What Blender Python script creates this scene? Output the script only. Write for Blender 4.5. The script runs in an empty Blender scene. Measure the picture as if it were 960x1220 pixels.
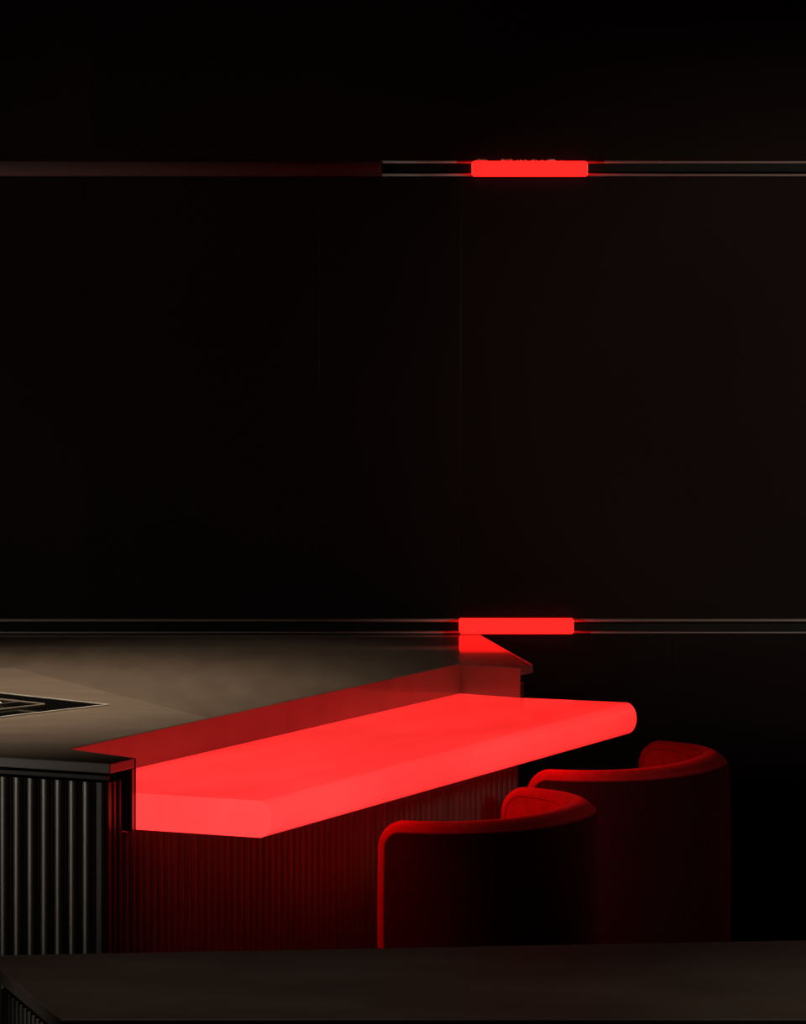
import bpy, math, random
from mathutils import Vector, Matrix
random.seed(4)
SC = bpy.context.scene
COL = SC.collection

# ------------------------------------------------------------------ camera model
F = 6200.0            # focal length in pixels of the 960 px wide frame
HC = 2.42             # camera height
YH = 150.0            # pixel row of the horizon
WT = 0.92             # worktop height

def P(px, py, z):
    """point on the horizontal plane at height z seen at pixel (px,py)"""
    y = F * (HC - z) / (py - YH)
    return Vector(((px - 480) / F * y, y))

YW = F * (HC - WT) / (756.0 - YH)      # front plane of the back wall units
def WX(px, y=YW): return (px - 480) / F * y
def WZ(py, y=YW): return HC - (py - YH) / F * y

A_ = math.radians(25.8)
V = Vector((math.sin(A_), math.cos(A_)))       # along the bar, away from the camera
U = Vector((math.cos(A_), -math.sin(A_)))      # across the bar, towards its seats
C0 = P(131, 910, WT)                           # front corner of the island worktop
def uv(p): d = p - C0; return d.dot(U), d.dot(V)
def xy(u, v): return C0 + U * u + V * v

# ------------------------------------------------------------------ helpers
def mesh(name, verts, faces, mat, parent=None, smooth=False, bevel=0.0, segs=2):
    me = bpy.data.meshes.new(name)
    me.from_pydata([tuple(v) for v in verts], [], faces)
    me.update()
    if smooth:
        for p in me.polygons: p.use_smooth = True
    me.materials.append(mat)
    o = bpy.data.objects.new(name, me)
    COL.objects.link(o)
    if parent is not None: o.parent = parent
    if bevel:
        b = o.modifiers.new('Bevel', 'BEVEL'); b.width = bevel; b.segments = segs
        b.limit_method = 'ANGLE'; b.angle_limit = math.radians(40)
    return o

def empty(name, loc=(0, 0, 0), rz=0.0):
    o = bpy.data.objects.new(name, None); COL.objects.link(o)
    o.location = loc; o.rotation_euler = (0, 0, rz); o.empty_display_size = .1
    return o

def tag(o, label=None, cat=None, group=None, kind=None):
    if label: o['label'] = label
    if cat: o['category'] = cat
    if group: o['group'] = group
    if kind: o['kind'] = kind
    return o

class MB:
    def __init__(s): s.v = []; s.f = []
    def add(s, vs, fs):
        b = len(s.v); s.v += [tuple(v) for v in vs]; s.f += [tuple(b + i for i in f) for f in fs]
    def box(s, x0, x1, y0, y1, z0, z1):
        s.add([(x, y, z) for z in (z0, z1) for x, y in ((x0, y0), (x1, y0), (x1, y1), (x0, y1))],
              [(3, 2, 1, 0), (4, 5, 6, 7), (0, 1, 5, 4), (1, 2, 6, 5), (2, 3, 7, 6), (3, 0, 4, 7)])
    def prism(s, pts, z0, z1):
        a = sum(pts[i][0] * pts[(i + 1) % len(pts)][1] - pts[(i + 1) % len(pts)][0] * pts[i][1] for i in range(len(pts)))
        if a < 0: pts = pts[::-1]
        n = len(pts)
        s.add([(p[0], p[1], z0) for p in pts] + [(p[0], p[1], z1) for p in pts],
              [tuple(range(n))[::-1], tuple(range(n, 2 * n))] +
              [(i, (i + 1) % n, n + (i + 1) % n, n + i) for i in range(n)])
    def tube(s, pts, r, n=8, closed=False, r1=None):
        pts = [Vector(p) for p in pts]; m = len(pts); rings = []
        for i, p in enumerate(pts):
            if closed: t = pts[(i + 1) % m] - pts[i - 1]
            else: t = pts[min(i + 1, m - 1)] - pts[max(i - 1, 0)]
            t.normalize()
            up = Vector((0, 0, 1)) if abs(t.z) < .9 else Vector((1, 0, 0))
            if closed or i == 0 or True:
                if i == 0: a = t.cross(up).normalized()
                else:
                    a = (a - t * a.dot(t)).normalized()
            b = t.cross(a)
            rr = r if r1 is None else r + (r1 - r) * i / (m - 1)
            rings.append([p + (a * math.cos(2 * math.pi * k / n) + b * math.sin(2 * math.pi * k / n)) * rr for k in range(n)])
        vs = [v for R in rings for v in R]; fs = []
        for i in range(m if closed else m - 1):
            j = (i + 1) % m
            off = 0
            if closed and j == 0:
                off = min(range(n), key=lambda q: sum((rings[i][k] - rings[0][(k + q) % n]).length for k in range(n)))
            fs += [(i * n + k, i * n + (k + 1) % n, j * n + (k + 1 + off) % n, j * n + (k + off) % n) for k in range(n)]
        if not closed: fs += [tuple(range(n))[::-1], tuple(range((m - 1) * n, m * n))]
        s.add(vs, fs)
    def lathe(s, prof, cx, cy, n=32):
        vs = []; fs = []
        for r, z in prof:
            vs += [(cx + r * math.cos(2 * math.pi * k / n), cy + r * math.sin(2 * math.pi * k / n), z) for k in range(n)]
        for i in range(len(prof) - 1):
            fs += [(i * n + k, i * n + (k + 1) % n, (i + 1) * n + (k + 1) % n, (i + 1) * n + k) for k in range(n)]
        fs += [tuple(range(n))[::-1], tuple(range((len(prof) - 1) * n, len(prof) * n))]
        s.add(vs, fs)
    def build(s, name, mat, parent=None, **k): return mesh(name, s.v, s.f, mat, parent, **k)

def box(name, x0, x1, y0, y1, z0, z1, mat, parent=None, **k):
    m = MB(); m.box(x0, x1, y0, y1, z0, z1); return m.build(name, mat, parent, **k)

# ------------------------------------------------------------------ materials
def principled(name, base, rough=.5, metal=0., spec=.5, coat=0., coat_r=.05, emit=None, estr=1., sheen=0., sheen_tint=None):
    m = bpy.data.materials.new(name); m.use_nodes = True
    b = m.node_tree.nodes['Principled BSDF']
    b.inputs['Base Color'].default_value = (*base, 1)
    b.inputs['Roughness'].default_value = rough
    b.inputs['Metallic'].default_value = metal
    b.inputs['Specular IOR Level'].default_value = spec
    b.inputs['Coat Weight'].default_value = coat
    b.inputs['Coat Roughness'].default_value = coat_r
    if emit:
        b.inputs['Emission Color'].default_value = (*emit, 1)
        b.inputs['Emission Strength'].default_value = estr
    if sheen:
        b.inputs['Sheen Weight'].default_value = sheen
        b.inputs['Sheen Roughness'].default_value = .4
        b.inputs['Sheen Tint'].default_value = (*(sheen_tint or base), 1)
    return m

def noise_color(m, c0, c1, scale, detail=4, stretch=(1, 1, 1), bump=0., lo=.35, hi=.65, rot=0.0):
    nt = m.node_tree; N = nt.nodes; b = N['Principled BSDF']
    tc = N.new('ShaderNodeTexCoord'); mp = N.new('ShaderNodeMapping'); nz = N.new('ShaderNodeTexNoise'); cr = N.new('ShaderNodeValToRGB')
    mp.inputs['Scale'].default_value = stretch; mp.inputs['Rotation'].default_value = (0, 0, rot)
    nz.inputs['Scale'].default_value = scale; nz.inputs['Detail'].default_value = detail
    cr.color_ramp.elements[0].position = lo; cr.color_ramp.elements[1].position = hi
    cr.color_ramp.elements[0].color = (*c0, 1); cr.color_ramp.elements[1].color = (*c1, 1)
    L = nt.links.new
    L(tc.outputs['Object'], mp.inputs['Vector']); L(mp.outputs['Vector'], nz.inputs['Vector'])
    L(nz.outputs['Fac'], cr.inputs['Fac']); L(cr.outputs['Color'], b.inputs['Base Color'])
    if bump:
        bp = N.new('ShaderNodeBump'); bp.inputs['Strength'].default_value = bump; bp.inputs['Distance'].default_value = .002
        L(nz.outputs['Fac'], bp.inputs['Height']); L(bp.outputs['Normal'], b.inputs['Normal'])
    return m

STONE = noise_color(principled('taupe_stone', (.3, .25, .2), rough=.27, spec=.7, coat=.5, coat_r=.06),
                    (.195, .146, .110), (.235, .180, .138), 5, 6, (.6, 2.5, 1), rot=math.radians(5))
STONE_B = noise_color(principled('taupe_stone_cross_grain', (.28, .23, .18), rough=.27, spec=.7, coat=.5, coat_r=.06),
                    (.155, .114, .086), (.19, .143, .108), 5, 6, (2.5, .6, 1), rot=math.radians(25))
COUNTER = noise_color(principled('dark_brown_stone', (.1, .08, .065), rough=.45, spec=.4),
                    (.17, .135, .105), (.25, .2, .16), 2.5, 5, (1, 2, 1))
FLUTE = noise_color(principled('dark_fluted_wood', (.06, .05, .044), rough=.36, spec=.5, metal=.65),
                    (.11, .098, .088), (.15, .132, .118), 14, 4, (3, 3, .3))
DARK = principled('black_recess', (.006, .0055, .005), rough=.6, spec=.08)
GLOSS = noise_color(principled('black_gloss_front', (.03, .026, .025), rough=.28, spec=.04),
                    (.0075, .0048, .0045), (.0105, .0066, .0062), .8, 2)
METAL = principled('bronze_metal', (.36, .32, .28), rough=.5, metal=.35, spec=.3)
METAL_DK = principled('dark_bronze_metal', (.13, .11, .10), rough=.5, metal=.3, spec=.3)
STEEL = principled('brushed_steel', (.62, .59, .55), rough=.35, metal=.25)
HOBGLASS = principled('black_glass', (.004, .004, .004), rough=.08, spec=.5)
PANM = principled('bronze_pan_support', (.20, .165, .13), rough=.4, metal=.3)
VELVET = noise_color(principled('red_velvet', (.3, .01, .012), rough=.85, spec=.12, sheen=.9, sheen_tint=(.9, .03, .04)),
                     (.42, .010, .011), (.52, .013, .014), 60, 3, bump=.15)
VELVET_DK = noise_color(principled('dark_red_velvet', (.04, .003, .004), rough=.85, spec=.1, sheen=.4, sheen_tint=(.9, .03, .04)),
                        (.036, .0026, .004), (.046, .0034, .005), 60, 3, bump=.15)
VPIPE = principled('red_velvet_piping', (.30, .007, .009), rough=.7, spec=.2, sheen=.6, sheen_tint=(.9, .03, .04))
LEGM = principled('black_metal', (.02, .018, .018), rough=.4, metal=.6)
WALLM = noise_color(principled('dark_plaster', (.03, .028, .026), rough=.9, spec=.1), (.026, .024, .022), (.034, .031, .029), 3)
FLOORM = noise_color(principled('dark_stone_floor', (.03, .026, .024), rough=.5, spec=.3), (.024, .021, .019), (.035, .03, .027), 2, 6)
CRUMB = noise_color(principled('pale_plaster_crumbs', (.5, .42, .36), rough=.9), (.35, .28, .24), (.6, .5, .44), 40)
BLOCK = principled('red_light_block', (.3, .005, .004), rough=.3, emit=(2.6, .0240, .0190), estr=1.0)

def glow_bar_material():
    """lit translucent resin under a clear polished surface; emission colour is set paler towards the near end"""
    m = principled('glowing_red_resin', (.25, .01, .01), rough=.35, spec=.3, coat=1., coat_r=.12, emit=(1, .05, .05), estr=1.)
    nt = m.node_tree; N = nt.nodes; L = nt.links.new; b = N['Principled BSDF']
    tc = N.new('ShaderNodeTexCoord'); sx = N.new('ShaderNodeSeparateXYZ')
    L(tc.outputs['Object'], sx.inputs[0])
    mr = N.new('ShaderNodeMapRange'); mr.inputs['From Min'].default_value = 0; mr.inputs['From Max'].default_value = 2.3
    mr.inputs['To Min'].default_value = 1.0; mr.inputs['To Max'].default_value = .0
    L(sx.outputs['Y'], mr.inputs['Value'])
    nz = N.new('ShaderNodeTexNoise'); nz.inputs['Scale'].default_value = 2.2; nz.inputs['Detail'].default_value = 3
    mp = N.new('ShaderNodeMapping'); mp.inputs['Scale'].default_value = (1.6, .7, 1)
    L(tc.outputs['Object'], mp.inputs['Vector']); L(mp.outputs['Vector'], nz.inputs['Vector'])
    mx = N.new('ShaderNodeMix'); mx.data_type = 'RGBA'
    mx.inputs['A'].default_value = (2.15, .046, .042, 1); mx.inputs['B'].default_value = (2.2, .078, .076, 1)
    L(mr.outputs['Result'], mx.inputs['Factor'])
    b.inputs['Coat IOR'].default_value = 1.7
    m2 = N.new('ShaderNodeMapRange'); m2.inputs['From Min'].default_value = .3; m2.inputs['From Max'].default_value = .7
    m2.inputs['To Min'].default_value = .74; m2.inputs['To Max'].default_value = 1.16
    L(nz.outputs['Fac'], m2.inputs['Value'])
    L(mx.outputs['Result'], b.inputs['Emission Color']); L(m2.outputs['Result'], b.inputs['Emission Strength'])
    return m
RESIN = glow_bar_material()

# ------------------------------------------------------------------ room shell
RX0, RX1, RY0, RY1, RZ = -4.2, 4.2, -.8, YW + .36, 3.05
tag(box('floor', RX0, RX1, RY0, RY1, -.1, 0, FLOORM), kind='structure')
tag(box('ceiling', RX0, RX1, RY0, RY1, RZ, RZ + .1, WALLM), kind='structure')
tag(box('wall_back', RX0, RX1, RY1, RY1 + .1, 0, RZ, WALLM), kind='structure')
tag(box('wall_front', RX0, RX1, RY0 - .1, RY0, 0, RZ, WALLM), kind='structure')
tag(box('wall_left', RX0 - .1, RX0, RY0, RY1, 0, RZ, WALLM), kind='structure')
tag(box('wall_right', RX1, RX1 + .1, RY0, RY1, 0, RZ, WALLM), kind='structure')

# ------------------------------------------------------------------ back wall units
zl0, zl1 = WZ(755.3), WZ(737.3)      # lower rail
zu0, zu1 = WZ(210.3), WZ(191.3)      # upper rail
def cabinet(x0, x1, z0, z1, label, group, plinth=False):
    e = empty('cabinet', ((x0 + x1) / 2, YW + .15, z0))
    cx, cy = e.location.x, e.location.y
    zb = z0 + (.08 if plinth else 0)
    box('body', x0 + .001 - cx, x1 - .001 - cx, YW + .022 - cy, RY1 - .002 - cy, zb - z0, z1 - z0, DARK, e)
    box('door', x0 + .0005 - cx, x1 - .0005 - cx, YW - cy, YW + .021 - cy, zb - z0 + .001, z1 - z0 - .001, GLOSS, e, bevel=.0004)
    if plinth:
        box('plinth', x0 + .001 - cx, x1 - .001 - cx, YW + .06 - cy, RY1 - .002 - cy, 0, .08, DARK, e)
    tag(e, label, 'cabinet', group)
XS_U = [RX0 + .01, WX(110), WX(552), RX1 - .01]
for (a, b), l in zip(zip(XS_U, XS_U[1:]), ('black glossy cabinet front above the upper rail at the far left',
                                           'wide black glossy cabinet front above the left part of the upper rail',
                                           'black glossy cabinet front above the upper red light block')):
    cabinet(a, b, zu1, RZ - .004, l, 'black cabinets above the upper rail')
XS_M = [RX0 + .01, WX(104), WX(380), WX(549), RX1 - .01]
for (a, b), l in zip(zip(XS_M, XS_M[1:]), ('tall black glossy cabinet front between the rails at the far left',
                                           'tall black glossy cabinet front between the rails, second from the left',
                                           'narrow tall black cabinet front between the rails, left of the red blocks',
                                           'tall black glossy cabinet front between the two red light blocks')):
    cabinet(a, b, zl1, zu0, l, 'tall black cabinets between the rails')
XS_L = [RX0 + .01, WX(575) - .9, WX(575) - .02, WX(800), RX1 - .01]
for (a, b), l in zip(zip(XS_L, XS_L[1:]), ('black base cabinet behind the left end of the kitchen island',
                                           'black base cabinet behind the taupe worktop',
                                           'black base cabinet right of the taupe worktop under the lower rail',
                                           'black base cabinet under the lower rail at the far right')):
    cabinet(a, b, 0, zl0, l, 'black base cabinets under the lower rail', plinth=True)

def rail(z0, z1, tops, bots, label, gap, cover_to=None):
    x0, x1 = RX0 + .01, RX1 - .01
    e = empty('rail', (0, YW, z0))
    h = z1 - z0
    xs = x0 if cover_to is None else cover_to
    box('channel', xs, x1, .030, .036, 0, h, DARK, e)
    r0, r1 = tops
    def lip(zc, r, rng):
        m = MB(); n = 14
        vs = []
        for x in rng:
            vs += [(x, .006 - r * 1.0 * math.cos(t) * .9 + 0, zc + r * math.sin(t)) for t in [math.pi * (k / n - .5) for k in range(n + 1)]]
            vs += [(x, .030, zc + r), (x, .030, zc - r)]
        k = n + 3
        m.add(vs, [(i, (i + 1) % k, k + (i + 1) % k, k + i) for i in range(k)] + [tuple(range(k))[::-1], tuple(range(k, 2 * k))])
        return m
    for rng in ((xs, gap[0]), (gap[1], x1)):
        lip(h - r0, r0, rng).build('top_lip', METAL, e, smooth=True)
        lip(bots, bots, rng).build('bottom_lip', METAL, e, smooth=True)
    if cover_to is not None:
        m = MB(); n = 10; vs = []
        for x in (x0, cover_to - .001):
            vs += [(x, .002 - .006 * math.sin(math.pi * k / n), h * k / n) for k in range(n + 1)] + [(x, .034, h), (x, .034, 0)]
        k = n + 3
        m.add(vs, [(i, (i + 1) % k, k + (i + 1) % k, k + i) for i in range(k)] + [tuple(range(k))[::-1], tuple(range(k, 2 * k))])
        tag(m.build('cover_strip', METAL_DK, e, smooth=True), 'closed brown cover strip')
    tag(e, label, 'rail')
    return e
rail(zu0, zu1, (.0042, 0), .0046, 'long bronze handle rail high on the black wall', (WX(561.7), WX(700.3)), cover_to=WX(455))
rail(zl0, zl1, (.0050, 0), .0032, 'long bronze handle rail low on the wall behind the worktop', (WX(546.7), WX(683.8)))

def light_block(px0, px1, py0, py1, label):
    yf = YW - .036
    x0, x1 = WX(px0, yf), WX(px1, yf); z1, z0 = WZ(py0, yf), WZ(py1, yf)
    e = empty('light_block', ((x0 + x1) / 2, yf, z0))
    w, h, r = (x1 - x0) / 2, z1 - z0, .008
    pts = []
    for cx, cz, a0 in ((w - r, h - r, 0), (-w + r, h - r, 90), (-w + r, r, 180), (w - r, r, 270)):
        for k in range(7):
            a = math.radians(a0 + 15 * k); pts.append((cx + r * math.cos(a), cz + r * math.sin(a)))
    n = len(pts)
    vs = [(x, 0, z) for x, z in pts] + [(x, .0652, z) for x, z in pts]
    fs = [tuple(range(n)), tuple(range(n, 2 * n))[::-1]] + [((i + 1) % n, i, n + i, n + (i + 1) % n) for i in range(n)]
    o = mesh('light_block', vs, fs, BLOCK, None, bevel=.0015)
    o.location = e.location; bpy.data.objects.remove(e); o.name = 'light_block'
    tag(o, label, 'light', 'red light blocks set in the wall rails')
    return o
light_block(562.0, 700.0, 192.0, 210.5, 'glowing red light block set in the upper wall rail')
light_block(547.0, 683.5, 737.6, 755.4, 'glowing red light block set in the lower rail, touching the worktop')

# pale crumbs lying on the ledge over the upper block
m = MB()
for k in range(70):
    px = random.choice([random.uniform(566, 580), random.uniform(592, 670), random.uniform(598, 660)])
    r = random.uniform(.0018, .0062) * random.choice([.6, 1, 1]); x = WX(px); y = YW - random.uniform(.010, .031); z = WZ(191.8, YW - .036) + r * .55
    q = [Vector((random.gauss(0, 1), random.gauss(0, 1), random.gauss(0, 1))).normalized() for _ in range(3)]
    vs = [(x + a * r * random.uniform(.7, 1.3), y + b * r * .8, z + c * r * .75) for a, b, c in
          ((1, 0, 0), (-1, 0, 0), (0, 1, 0), (0, -1, 0), (0, 0, 1), (0, 0, -1))]
    m.add(vs, [(0, 2, 4), (2, 1, 4), (1, 3, 4), (3, 0, 4), (2, 0, 5), (1, 2, 5), (3, 1, 5), (0, 3, 5)])
tag(m.build('crumbs', CRUMB), 'pale crumbs scattered along the top of the upper red light block', 'crumbs', kind='stuff')

# ------------------------------------------------------------------ island worktop
TH = .0235
NL = P(161.5, 903.2, WT)            # notch meets the edge, near end
NBL = P(80, 892, WT)                # notch back corner, near
NBR = P(547, 790, WT)               # notch back corner, far
NRu = uv(P(635, 790, WT))
FC = P(635, 791.5, WT)            # far corner of the bar side
# far end of the notch runs across the bar direction up to the worktop edge
e0 = C0; ed = (FC - C0).normalized()
def isect(p, d, q, e):
    # p + t d = q + s e
    det = d.x * (-e.y) - (-e.x) * d.y
    w = q - p
    t = (w.x * (-e.y) - (-e.x) * w.y) / det
    return p + d * t
NR = isect(C0, ed, NBR, (P(620.5, 795.0, WT) - NBR).normalized())
NL = isect(C0, ed, NL, (NL - NBL).normalized())
FLc = C0 - U * 2.3
WC = Vector((WX(573.5), YW - .001))
SB = P(247, 855.6, WT)              # seam on the notch back edge
bd = (NBR - NBL).normalized()
SB = isect(NBL, bd, SB, Vector((0, 1)))
SL = P(0, 792, WT)
sd = (SL - SB).normalized()
SLe = SB + sd * 1.35
wt = empty('worktop', (C0.x, C0.y, WT)); edN_ = Vector((ed.y, -ed.x))
def rel(pts, o): return [(p.x - o.location.x, p.y - o.location.y) for p in pts]
g = .0006
nrm = Vector((-sd.y, sd.x))
if nrm.y < 0: nrm = -nrm
m = MB(); m.prism(rel([C0, NL, NBL, SB - nrm * g, SLe - nrm * g, Vector((FLc.x, SLe.y)), FLc], wt), -TH, 0)
m.build('slab', STONE, wt, bevel=.0016)
m = MB(); m.prism(rel([SB + nrm * g, NBR, NR, FC, WC, Vector((FLc.x, YW - .001)), Vector((FLc.x, SLe.y + .002)), SLe + nrm * g], wt), -TH, 0)
fs_ = m.build('slab', STONE_B, wt, bevel=.007, segs=4)
wa = fs_.data.attributes.new('bevel_weight_edge', 'FLOAT', 'EDGE')
fcr, wcr = Vector(rel([FC], wt)[0]), Vector(rel([WC], wt)[0])
for e_ in fs_.data.edges:
    a_, b_ = (fs_.data.vertices[i].co for i in e_.vertices)
    on = a_.z > -.001 and b_.z > -.001 and all(min((Vector(q_.xy) - fcr).length, (Vector(q_.xy) - wcr).length) < .001 for q_ in (a_, b_))
    wa.data[e_.index].value = 1. if on else .2
fs_.modifiers['Bevel'].limit_method = 'WEIGHT'
tag(fs_, 'darker stone slab beyond the seam')
tag(wt, 'taupe stone worktop of the kitchen island, cut away around the red bar', 'worktop')
# linings of the cut-out: thin stone sheets standing on its three sides
BT = P(166.5, 945.4, .836)
BZ1, BZ0 = .836, .749
ld = (NBL - NL).normalized()
bn = Vector((-bd.y, bd.x))
rdv = (NR - NBR).normalized(); rn = Vector((-rdv.y, rdv.x))
LT = .014
ln = Vector((-ld.y, ld.x))
if ln.dot(ed) < 0: ln = -ln                      # from the near lining into the cut-out
def sheet(a, b, into, z0, z1, mat, off=.0004, t=.004):
    q = [a + into * off, b + into * off, b + into * (off + t), a + into * (off + t)]
    m = MB(); m.prism(rel(q, wt), z0, z1); return m.build('lining', mat, wt, bevel=.0008)
LZ = BZ0 - WT
sheet(NL, NBL - ld * .004, ln, LZ, -.0012, STONE)
sheet(NBL, NBR, -bn, LZ, -.0012, STONE_B)
sheet(NBR - bn * .004, NR, -rn, LZ, -.0012, STONE_B)
# the near side panel that carries them
m = MB(); m.prism(rel([NL, NL - ed * LT, NL - ed * LT + ld * .22, NL + ld * .22], wt), LZ - .004, -TH - .0002); m.build('lining', STONE, wt, bevel=.0012)

# ------------------------------------------------------------------ the glowing bar
bar = empty('tmp', (C0.x, C0.y, BZ0), math.atan2(U.y, U.x))
loc = lambda p: uv(p)
BH = BZ1 - BZ0; R = BH / 2
n1, v1 = loc(P(311.7, 954.2, BZ1))               # near end of the flat top
nmax = loc(P(323.5, 976, BZ0 + R))[0]
nA, vA = loc(P(759, 856, BZ0 + R))
nmaxL, nmaxR = nmax + .006, nA; nmax = nmaxR; RX = .031
vL = v1
lu, lv = uv(NL); bu, bv = uv(NBL); ru, rv_ = uv(NBR)
vR = loc(P(745, 836.6, BZ1))[1] - .008
vR2 = rv_ - .0065
nu, nv = uv(NR)
vR -= -.008
def vright(n):
    """along the lining of the cut-out, then square across to the rounded edge"""
    if n <= nu: return vR2 + (nv - rv_) * (n - ru) / (nu - ru)
    v0 = vR2 + nv - rv_
    return v0 + (vR - v0) * (n - nu) / (nmax - nu)
def vleft(n):
    # along the lining, then square across the bar
    w = lv + (bv - lv) * (n - lu) / (bu - lu) + .0075
    return max(vL, w) if n < lu else vL
def nback(v): return bu + (ru - bu) * (v - bv) / (rv_ - bv) + .0052
nA_, nB_ = sorted((lu - .0005, nu))
prof = [('b', BH), (nA_, BH), (nB_, BH), ('f', 0, BH)] + [('f', RX * math.sin(math.pi * k / 20), R + R * math.cos(math.pi * k / 20)) for k in range(1, 20)] + [('f', 0, 0), (nB_, 0), (nA_, 0), ('b', 0)]
vsL, vsR = [], []
for q in prof:
    z = q[-1]
    if q[0] == 'b':
        vl = bv + .001
        for _ in range(4): nl = nback(vl); vl = vleft(nl)
        vsL.append((nl, vl, z)); vsR.append((nback(vR2), vR2, z))
    elif q[0] == 'f':
        a, b = nmaxL - RX + q[1], nmaxR - RX + q[1]
        vsL.append((a, vleft(a), z)); vsR.append((b, vright(b), z))
    else:
        vsL.append((q[0], vleft(q[0]), z)); vsR.append((q[0], vright(q[0]), z))
k = len(vsL)
fs = [tuple(range(k))[::-1], tuple(range(k, 2 * k))]
fs += [(i, i + 1, k + i + 1, k + i) for i in range(k - 1)] + [(k - 1, 0, k, 2 * k - 1)]
# local frame: x = across (U), y = along (V)
ob = mesh('bar_counter', vsL + vsR, fs, RESIN)
for p in ob.data.polygons:
    if len(p.vertices) == 4: p.use_smooth = True
ob.location = (C0.x, C0.y, BZ0); ob.rotation_euler = (0, 0, math.atan2(U.y, U.x))
es = ob.modifiers.new('Split', 'EDGE_SPLIT'); es.split_angle = math.radians(30)
bpy.data.objects.remove(bar)
tag(ob, 'glowing red translucent bar counter with rounded front edge, set into the island', 'bar counter')

# ------------------------------------------------------------------ island base
def flutes(p0, d, nrm, count, pitch, z0, z1, depth=.016, back=.012):
    """half-round flutes from p0 along d; nrm points outwards; one mesh"""
    m = MB(); n = 12; prof = []
    for i in range(count):
        for k in range(n + (1 if i == count - 1 else 0)):
            t = k / n
            h = depth * math.sqrt(max(0, 1 - (2 * t - 1) ** 2) * .97 + .0)
            prof.append(p0 + d * (pitch * (i + .04 + .92 * t)) + nrm * h)
        if i == count - 1: pass
        else: prof.append(p0 + d * (pitch * (i + .96))); prof.append(p0 + d * (pitch * (i + .98)) - nrm * .004); prof.append(p0 + d * (pitch * (i + 1.02)) - nrm * .004)
    bk = [p - nrm * ((p - p0).dot(nrm) + back) for p in prof]
    k = len(prof)
    m.add([(p.x, p.y, z0) for p in prof] + [(p.x, p.y, z1) for p in prof], [(i, i + 1, k + i + 1, k + i) for i in range(k - 1)])
    m.add([(p.x, p.y, z1) for p in prof] + [(p.x, p.y, z1) for p in bk], [(i, i + 1, k + i + 1, k + i) for i in range(k - 1)])
    m.add([(p.x, p.y, z0) for p in prof] + [(p.x, p.y, z0) for p in bk], [(i + 1, i, k + i, k + i + 1) for i in range(k - 1)])
    m.add([(p.x, p.y, z0) for p in bk] + [(p.x, p.y, z1) for p in bk], [(0, k - 1, 2 * k - 1, k)])
    for a in (0, k - 1):
        m.add([(prof[a].x, prof[a].y, z0), (bk[a].x, bk[a].y, z0), (bk[a].x, bk[a].y, z1), (prof[a].x, prof[a].y, z1)], [(0, 1, 2, 3)])
    return m
def flute_obj(mb, parent):
    L = parent.location
    mb.v = [(x - L.x, y - L.y, z) for x, y, z in mb.v]
    o = mb.build('fluted_panel', FLUTE, parent)
    npf = [p for p in o.data.polygons]
    for p in npf:
        if abs(p.normal.z) < .5 and len(p.vertices) == 4: p.use_smooth = True
    es = o.modifiers.new('Split', 'EDGE_SPLIT'); es.split_angle = math.radians(50)
    return o
edU = ed; edN = Vector((ed.y, -ed.x))           # outward (towards seats)
isl = empty('kitchen_island', (C0.x, C0.y, 0))
ZF = WT - TH - .026                              # top of the flutes
SET = .020
PT = .0376
K = C0 + edU * SET - edN * SET                   # corner of the fluted body (outer flute tips)
Kin = K - edN * .016 + edU * .016
pf = Vector((-edN.x, -edN.y))
# front: from the corner leftwards
dfront = -U; nfront = -V
flute_obj(flutes(Kin + dfront * -.0155, dfront, nfront, 56, PT, .09, ZF, depth=.0125), isl)
# side facing the seats: full height piece, low piece under the bar, full height end piece
slen = (FC - C0).length - .03
nlow0 = 2 
n1c = 3; PV = .0355; PN = .0288
p0 = Kin + edU * ((NL - C0).dot(ed) - LT - .0015 - n1c * PN - (Kin - C0).dot(ed))
flute_obj(flutes(p0, edU, edN, n1c, PN, .09, ZF), isl)
tot = int(((FC - C0).dot(ed) - .012 - (p0 - C0).dot(ed)) / PV)
end_n = 1
flute_obj(flutes(p0 + edU * PN * n1c, edU, edN, tot - n1c + 0, PV, .09, BZ0 - .006), isl)
pw = (FC - C0).dot(ed) - .010 - (NR - C0).dot(ed) - .006
ps = C0 + ed * ((NR - C0).dot(ed) + .006) - edN * .028
flute_obj(flutes(ps, edU, edN, 1, pw, BZ0 - .004, ZF, depth=.015, back=.006), isl)
# carcass
ins = .014
Bc = Kin - edN * ins + edU * ins
Fe = p0 + edU * PV * tot - edN * ins
far = Vector((WC.x - .02, YW - .004))
lf = Bc + dfront * 2.1
m = MB(); m.prism(rel([Bc, Fe, far, Vector((lf.x, YW - .004)), lf], isl), .09, BZ0 - .008); m.build('carcass', DARK, isl)
m = MB(); m.prism(rel([Bc + edU * .06 - edN * .06, Fe - edN * .06, far - Vector((.06, 0)), Vector((lf.x, YW - .004)), lf + V * .06], isl), 0, .09); m.build('plinth', DARK, isl)
# upper carcass left of the cut-out and behind it
cu = NBL + bn * .03
m = MB()
m.prism(rel([Bc, isect(Bc, edU, NL - ed * (LT + .012), ld), isect(lf, edU, NL - ed * (LT + .012), ld), lf], isl), BZ0 - .007, WT - TH - .001)
m.build('carcass', DARK, isl)
m = MB()
m.prism(rel([NBL + bn * .021, NBR + bn * .021 , NBR + rn * .03 + rdv * .01, NR + rn * .03 - rdv * .05, far, Vector((lf.x, YW - .004)), lf + V * .4], isl), BZ0 - .007, WT - TH - .001)
m.build('carcass', DARK, isl)
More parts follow.
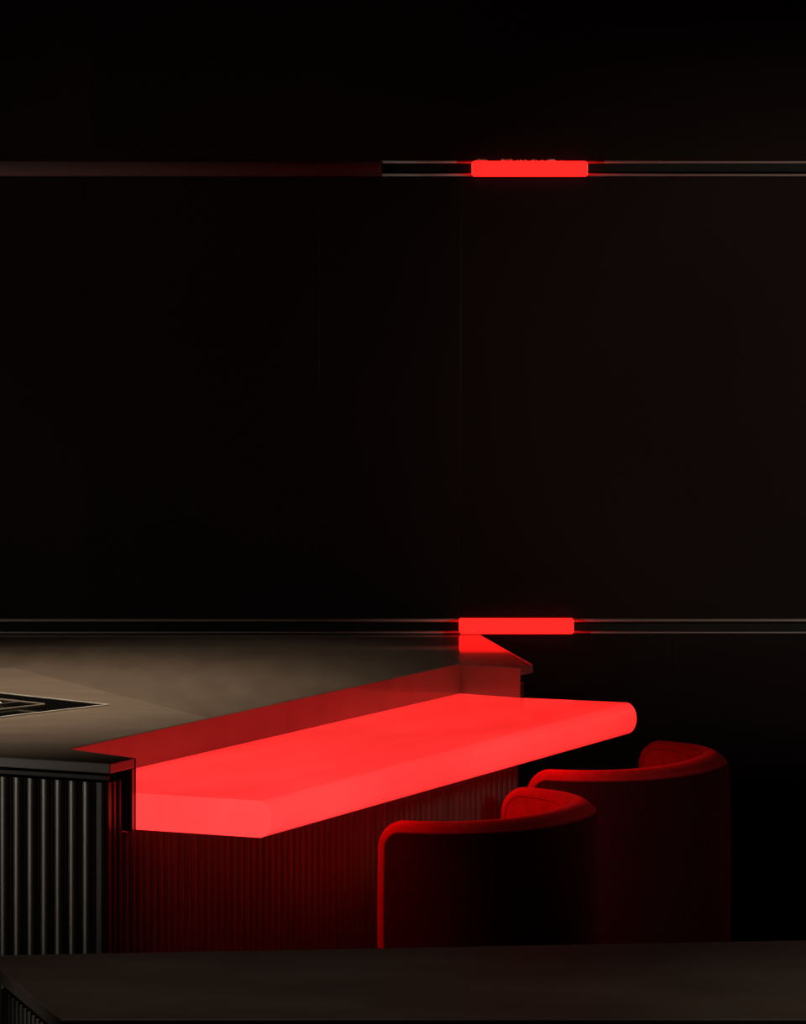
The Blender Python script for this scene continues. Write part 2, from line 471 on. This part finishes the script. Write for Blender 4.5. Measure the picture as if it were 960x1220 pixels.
# metal profile strip in the shadow gap under the worktop
m = MB()
s0 = C0 - edN * .016 + edU * .016
m.prism(rel([s0, s0 + dfront * 2.2, s0 + dfront * 2.2 + V * .012, s0 + V * .012], isl), WT - TH - .0185, WT - TH - .0075)
m.build('gap_profile', LEGM, isl, bevel=.001)
tag(isl, 'dark fluted kitchen island base under the taupe worktop', 'kitchen island')

# ------------------------------------------------------------------ hob
hc = P(131, 840.6, WT)
ha = (P(0, 855.6, WT) - hc).normalized(); hb = (P(0, 823.6, WT) - hc).normalized()
hb = (hb - ha * hb.dot(ha)).normalized()
HL, HW = .56, .62
hob = empty('hob', (hc.x, hc.y, WT), math.atan2(-hb.y, -hb.x))
def hl(p): d = p - hc; return d
def hpt(a, b): # local coords of point a along ha, b along hb
    d = ha * a + hb * b
    ang = -hob.rotation_euler.z
    return Vector((d.x * math.cos(ang) - d.y * math.sin(ang), d.x * math.sin(ang) + d.y * math.cos(ang)))
def hrect(a0, a1, b0, b1, z0, z1, mb):
    mb.prism([tuple(hpt(a0, b0)), tuple(hpt(a1, b0)), tuple(hpt(a1, b1)), tuple(hpt(a0, b1))], z0, z1)
m = MB(); hrect(.007, HL - .007, .007, HW - .007, .0004, .0022, m); m.build('glass_plate', HOBGLASS, hob)
m = MB(); w = .0075
hrect(0, HL, 0, w, .0003, .0034, m); hrect(0, HL, HW - w, HW, .0003, .0034, m)
hrect(0, w, w, HW - w, .0003, .0034, m); hrect(HL - w, HL, w, HW - w, .0003, .0034, m)
m.build('steel_frame', STEEL, hob)
def ring(a0, a1, b0, b1, r, z):
    pts = []
    for ca, cb, t0 in ((a1 - r, b1 - r, 0), (a0 + r, b1 - r, 90), (a0 + r, b0 + r, 180), (a1 - r, b0 + r, 270)):
        for k in range(7):
            t = math.radians(t0 + 15 * k); q = hpt(ca + r * math.cos(t), cb + r * math.sin(t)); pts.append((q.x, q.y, z))
    return pts
def hco(px, py, z):
    d = P(px, py, z) - hc
    return d.dot(ha), d.dot(hb)
ga, gb = hco(55, 839.5, WT + .012)
m = MB(); m.tube(ring(ga, ga + .36, gb, gb + .30, .012, .012), .0034, 8, closed=True)
for bb in (.1, .2):
    a, b = hpt(ga, gb + bb), hpt(ga + .36, gb + bb); m.tube([(a.x, a.y, .012), (b.x, b.y, .012)], .0022, 8)
for a, b in ((ga, gb + .015), (ga + .36, gb + .015), (ga, gb + .285), (ga + .36, gb + .285)):
    q = hpt(a, b); m.tube([(q.x, q.y, .0022), (q.x, q.y, .012)], .003, 8)
tag(m.build('pan_support', PANM, hob, smooth=True), 'bronze pan support frame')
bx, by = hco(-22, 836.5, WT + .01)
for a, b in ((bx, by), (bx + .17, by + .02)):
    q = hpt(a, b); m = MB(); m.lathe([(.052, .0022), (.052, .009), (.044, .0125), (.001, .013)], q.x, q.y); m.build('burner', STEEL, hob)
tag(hob, 'black glass hob with thin steel frame let into the worktop', 'hob')

# ------------------------------------------------------------------ chairs
ZB, ZT = .12, .690
CA, CB, CE = .398, .350, .042
def chair_path():
    pts = [(-CA, CE)]
    n = 96
    for k in range(n + 1):
        t = math.pi + math.pi * k / n
        ex = .92
        c, s = math.cos(t), math.sin(t)
        pts.append((CA * math.copysign(abs(c) ** ex, c), CB * math.copysign(abs(s) ** ex, s)))
    pts.append((CA, CE))
    acc = [0]
    for a, b in zip(pts, pts[1:]): acc.append(acc[-1] + math.hypot(b[0] - a[0], b[1] - a[1]))
    return pts, acc
CP, CACC = chair_path(); SLEN = CACC[-1]
def path_at(s):
    s = min(max(s, 0), SLEN)
    i = 0
    while i < len(CACC) - 2 and CACC[i + 1] < s: i += 1
    a, b = CP[i], CP[i + 1]; t = (s - CACC[i]) / max(1e-9, CACC[i + 1] - CACC[i])
    return Vector((a[0] + (b[0] - a[0]) * t, a[1] + (b[1] - a[1]) * t))
def path_n(s):
    d = (path_at(min(s + .012, SLEN)) - path_at(max(s - .012, 0))).normalized()
    return Vector((d.y, -d.x))          # outward
def thick(s):
    t = math.sin(math.pi * s / SLEN)
    return .048 + .066 * t ** 2.2
RC, RB = .070, .27
def sdf(s, z):
    """distance inside the rounded outline of the unrolled shell"""
    hx, hz = SLEN / 2, (ZT - ZB) / 2
    def rb(r, zz):
        x, y = abs(s - SLEN / 2) - hx + r, zz - hz + r
        return -(math.hypot(max(x, 0), max(y, 0)) + min(max(x, y), 0) - r)
    zc = z - (ZT + ZB) / 2
    return min(rb(RC, zc), rb(RB, -zc))
def inset_at(z):
    a, b = ZT - z, z - ZB
    i = 0 if a >= RC else RC - math.sqrt(max(0, RC * RC - (RC - a) ** 2))
    k = 0 if b >= RB else RB - math.sqrt(max(0, RB * RB - (RB - b) ** 2))
    return max(i, k)
RR0, RR1 = .026, .052
def shell_pt(s, z, side, d=None):
    d = sdf(s, z) if d is None else d
    RR = RR0 + (RR1 - RR0) * math.sin(math.pi * min(max(s / SLEN, 0), 1)) ** 1.5; q = min(max(d / RR, 0), 1); k = math.sqrt(max(0, 1 - (1 - q) ** 2))
    T = thick(s) / 2
    lean = 1.0
    p = path_at(s); n = path_n(s)
    # gentle belly: the rim leans in a little
    zz = (z - ZB) / (ZT - ZB)
    belly = -.010 * zz ** 3 - .006 * (1 - zz) ** 2
    w = p + n * (-T + belly + side * T * k)
    return Vector((w.x, w.y, z))
def spacing(n, dens):
    # values 0..1 denser at both ends
    return [.5 - .5 * math.copysign(abs(math.cos(math.pi * i / n)) ** dens, math.cos(math.pi * i / n)) for i in range(n + 1)]
def make_chair():
    e = empty('tub_chair')
    rows = spacing(44, 1.0); cols = spacing(120, .85)
    def pts(side):
        out = []
        for r in rows:
            z = ZB + (ZT - ZB) * r
            insx = inset_at(z)
            for c in cols:
                s = insx + (SLEN - 2 * insx) * c
                out.append(shell_pt(s, z, side))
        return out
    nc = len(cols); nr = len(rows)
    vs = pts(1) + pts(-1); fs = []
    for i in range(nr - 1):
        for j in range(nc - 1):
            a = i * nc + j
            fs.append((a, a + 1, a + nc + 1, a + nc))
            b = nr * nc + a
            fs.append((b, b + nc, b + nc + 1, b + 1))
    o = mesh('backrest', vs, fs, VELVET, e, smooth=True)
    wd = o.modifiers.new('Weld', 'WELD'); wd.merge_threshold = .0002
    D0 = .0255
    vs = []; fs = []
    rows2 = spacing(40, 1.); cols2 = spacing(110, .9)
    for q in rows2:
        z = ZB + D0 + (ZT - ZB - 2 * D0) * q
        a, b = ZT - D0 - z, z - ZB - D0; ra, rb = RC - D0, RB - D0
        i1 = 0 if a >= ra else ra - math.sqrt(max(0, ra * ra - (ra - a) ** 2))
        i2 = 0 if b >= rb else rb - math.sqrt(max(0, rb * rb - (rb - b) ** 2))
        ii = D0 + max(i1, i2)
        for c in cols2:
            t = ii + (SLEN - 2 * ii) * c; n_ = path_n(t)
            vs.append(shell_pt(t, z, 1) + Vector((n_.x, n_.y, 0)) * .0012)
    nc2 = len(cols2)
    for i in range(len(rows2) - 1):
        for j in range(nc2 - 1):
            a = i * nc2 + j; fs.append((a, a + 1, a + nc2 + 1, a + nc2))
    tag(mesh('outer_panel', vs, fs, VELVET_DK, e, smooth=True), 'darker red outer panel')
    for side, d, pr in ((1, .026, .0034), (-1, .020, .0018)):
        loop = []; r = RC - d
        xs0, xs1, z0, z1 = d, SLEN - d, ZB + d, ZT - d
        def seg(a, b, n): return [(a[0] + (b[0] - a[0]) * k / n, a[1] + (b[1] - a[1]) * k / n) for k in range(n)]
        q = RB - d
        def arc(cx, cz, a0, r, n=8): return [(cx + r * math.cos(math.radians(a0 + 90 * k / n)), cz + r * math.sin(math.radians(a0 + 90 * k / n))) for k in range(n)]
        loop += seg((xs0 + q, z0), (xs1 - q, z0), 40) + arc(xs1 - q, z0 + q, -90, q, 24) + seg((xs1, z0 + q), (xs1, z1 - r), 12)
        loop += arc(xs1 - r, z1 - r, 0, r) + seg((xs1 - r, z1), (xs0 + r, z1), 90) + arc(xs0 + r, z1 - r, 90, r) + seg((xs0, z1 - r), (xs0, z0 + q), 12) + arc(xs0 + q, z0 + q, 180, q, 24)
        mm = MB(); mm.tube([shell_pt(s, z if side > 0 or z < .5 else z - .020 * math.sin(math.pi * min(max(s / SLEN, 0), 1)) ** 2, side) for s, z in loop], pr, 6, closed=True)
        mm.build('piping', VPIPE, e, smooth=True)
    # seat cushion
    def outline(f):
        out = []
        for k in range(49):
            s = SLEN * (.0 + 1.0 * k / 48); p = path_at(s) - path_n(s) * (thick(s) + .004)
            out.append(p)
        c = Vector((0, -.05))
        for k in range(1, 16):
            t = math.pi * k / 16
            out.append(Vector((out[48].x * math.cos(t), CE + .055 * math.sin(t))))
        return [c + (p - c) * f for p in out]
    vs = []; fs = []
    lay = [(.90, .345), (.985, .352), (1, .37), (1, .43), (.985, .452), (.94, .464), (.84, .471), (.5, .476), (.15, .477)]
    for f, z in lay: vs += [(p.x, p.y, z) for p in outline(f)]
    n = 64
    for i in range(len(lay) - 1):
        fs += [(i * n + k, i * n + (k + 1) % n, (i + 1) * n + (k + 1) % n, (i + 1) * n + k) for k in range(n)]
    fs += [tuple(range(n))[::-1], tuple(range((len(lay) - 1) * n, len(lay) * n))]
    mesh('seat', vs, fs, VELVET, e, smooth=True)
    for sx, sy in ((-1, 0), (1, 0), (-1, 1), (1, 1)):
        x, y = sx * .16, -.2 if sy == 0 else .0
        mm = MB(); mm.tube([(x * 1.18, y + (-.04 if sy == 0 else .02), 0), (x, y, .345)], .009, 10, r1=.014)
        mm.build('leg', LEGM, e, smooth=True)
    return e
def copy_tree(o, parent=None):
    c = o.copy(); COL.objects.link(c); c.parent = parent
    for ch in [x for x in bpy.data.objects if x.parent == o]: copy_tree(ch, c)
    return c
GR = 'red velvet tub chairs at the bar'
ch = make_chair()
ch.location = (.138, 13.30, 0); ch.rotation_euler = (0, 0, math.atan2(V.y, V.x))
tag(ch, 'red velvet tub chair nearer the camera, under the middle of the red bar', 'chair', GR)
c2 = copy_tree(ch)
c2.location = (.538, 14.33, 0); c2.rotation_euler = (0, 0, math.atan2(V.y, V.x) - math.radians(1))
tag(c2, 'red velvet tub chair farther back, by the far end of the red bar', 'chair', GR)

# ------------------------------------------------------------------ foreground counter
TH2 = .026
fl = P(-19.6, 1138.4, WT); fr = P(960, 1120, WT)
fr = fl + (fr - fl) * 1.35
nl = P(72, 1214.5, WT); nr_ = Vector((fr.x, nl.y))
fg = empty('worktop', (nl.x, nl.y, WT))
ct = MB(); ct.prism(rel([nl, nr_, fr, fl], fg), -TH2, 0)
bpy.data.objects.remove(fg)
o = ct.build('worktop', COUNTER, bevel=.0025, segs=3); o.location = (nl.x, nl.y, WT)
tag(o, 'dark brown stone counter top in the foreground', 'worktop')
fb = empty('kitchen_counter', (nl.x, nl.y, 0))
ldir = (fl - nl).normalized(); lnn = Vector((-ldir.y, ldir.x))
if lnn.x > 0: lnn = -lnn
s = nl - lnn * .04 + ldir * .03
flute_obj(flutes(s, ldir, lnn, int(((fl - nl).length - .05) / PT), PT, .09, WT - TH2 - .03), fb)
fx = Vector((1, 0)); fn = Vector((0, -1))
flute_obj(flutes(s + Vector((.012, 0)), fx, fn, 50, PT, .09, WT - TH2 - .03), fb)
q = s - lnn * .013 + Vector((.012, .013))
m = MB(); m.prism(rel([q, Vector((q.x + 1.9, q.y)), Vector((q.x + 1.9, fr.y - .06)), fl - lnn * .055 - ldir * .045], fb), .09, WT - TH2 - .001); m.build('carcass', DARK, fb)
m = MB(); m.prism(rel([q + Vector((.05, .05)), Vector((q.x + 1.85, q.y + .05)), Vector((q.x + 1.85, fr.y - .11)), fl - lnn * .1 - ldir * .1], fb), 0, .09); m.build('plinth', DARK, fb)
tag(fb, 'dark fluted counter base under the foreground counter top', 'kitchen counter')

# ------------------------------------------------------------------ lights
def area(name, loc, target, size, energy, color, sy=None, spread=180):
    l = bpy.data.lights.new(name, 'AREA'); l.energy = energy; l.color = color; l.size = size
    if sy: l.shape = 'RECTANGLE'; l.size_y = sy
    l.spread = math.radians(spread)
    o = bpy.data.objects.new(name, l); COL.objects.link(o); o.location = loc
    o.rotation_euler = (Vector(target) - Vector(loc)).to_track_quat('-Z', 'Y').to_euler()
    return o
def spot(name, loc, target, angle, energy, color, blend=1., r=.08):
    l = bpy.data.lights.new(name, 'SPOT'); l.energy = energy; l.color = color
    l.spot_size = math.radians(angle); l.spot_blend = blend; l.shadow_soft_size = r
    o = bpy.data.objects.new(name, l); COL.objects.link(o); o.location = loc
    o.rotation_euler = (Vector(target) - Vector(loc)).to_track_quat('-Z', 'Y').to_euler()
    return o
spot('hob_downlight', (-1.15, 13.6, 2.85), (-1.15, 13.65, .92), 76, 270, (1, .84, .65), 1.0, .1)
spot('worktop_fill', (-.5, 14.5, 2.95), (-.5, 14.5, .92), 50, 42, (1, .84, .68), 1.0, .1)  # added fill that brightens the back of the worktop, no real fixture
spot('island_front_fill', (-3.9, 11.3, .5), (-1.15, 12.3, .98), 25, 48, (1, .91, .80), 1.0, .38)  # added low spot, placed to put highlights on the front flutes
spot('chair_fill', (2.6, 9.6, 2.3), (.5, 14.0, .5), 18, 110, (1, .86, .78), 1.0, .2)  # unseen fill added to lift the dark outer sides of the chairs
area('room_fill', (.6, 9.5, 3.0), (.6, 9.8, 0), 3.0, 2.2, (1, .84, .76))
spot('counter_fill', (-.5, 8.6, 2.9), (-.5, 8.9, .92), 50, 7, (1, .80, .64), 1.0, .12)  # added fill brightening the left of the foreground counter
spot('counter_fill', (1.0, 8.5, 2.9), (1.0, 8.8, .92), 50, 12, (1, .80, .64), 1.0, .12)  # second added fill, for the right of the foreground counter
spot('counter_side_fill', (-3.0, 8.3, 1.0), (-.75, 9.0, .8), 16, 18, (1, .94, .86), 1.0, .1)  # added low fill so the flutes under the counter's left edge show
spot('rail_fill_right', (3.8, 12.3, 1.7), (1.5, 15.3, 1.62), 34, 420, (1, .91, .80), .7, .06)  # added spot to brighten the rail lips on the right, aimed past the chairs
spot('rail_fill_left', (-3.8, 12.0, 1.7), (-.8, 15.3, 1.62), 36, 120, (1, .90, .82), .8, .06)  # weaker added spot for the left part of the rails

w = bpy.data.worlds.new('World'); SC.world = w; w.use_nodes = True
w.node_tree.nodes['Background'].inputs[0].default_value = (1, .92, .86, 1)
w.node_tree.nodes['Background'].inputs[1].default_value = .0005

# ------------------------------------------------------------------ camera
cam = bpy.data.cameras.new('camera'); co = bpy.data.objects.new('camera', cam); COL.objects.link(co)
co.location = (0, 0, HC); co.rotation_euler = (math.radians(90), 0, 0)
cam.sensor_fit = 'HORIZONTAL'; cam.sensor_width = 36; cam.lens = 36 * F / 960
cam.shift_y = -(610 - YH) / 960
cam.clip_start = .05; cam.clip_end = 60
SC.camera = co
vs_ = SC.view_settings
vs_.view_transform = 'Standard'; vs_.look = 'None'; vs_.exposure = 0; vs_.gamma = 1; vs_.use_curve_mapping = False
try:
    SC.cycles.use_denoising = True
except Exception: pass
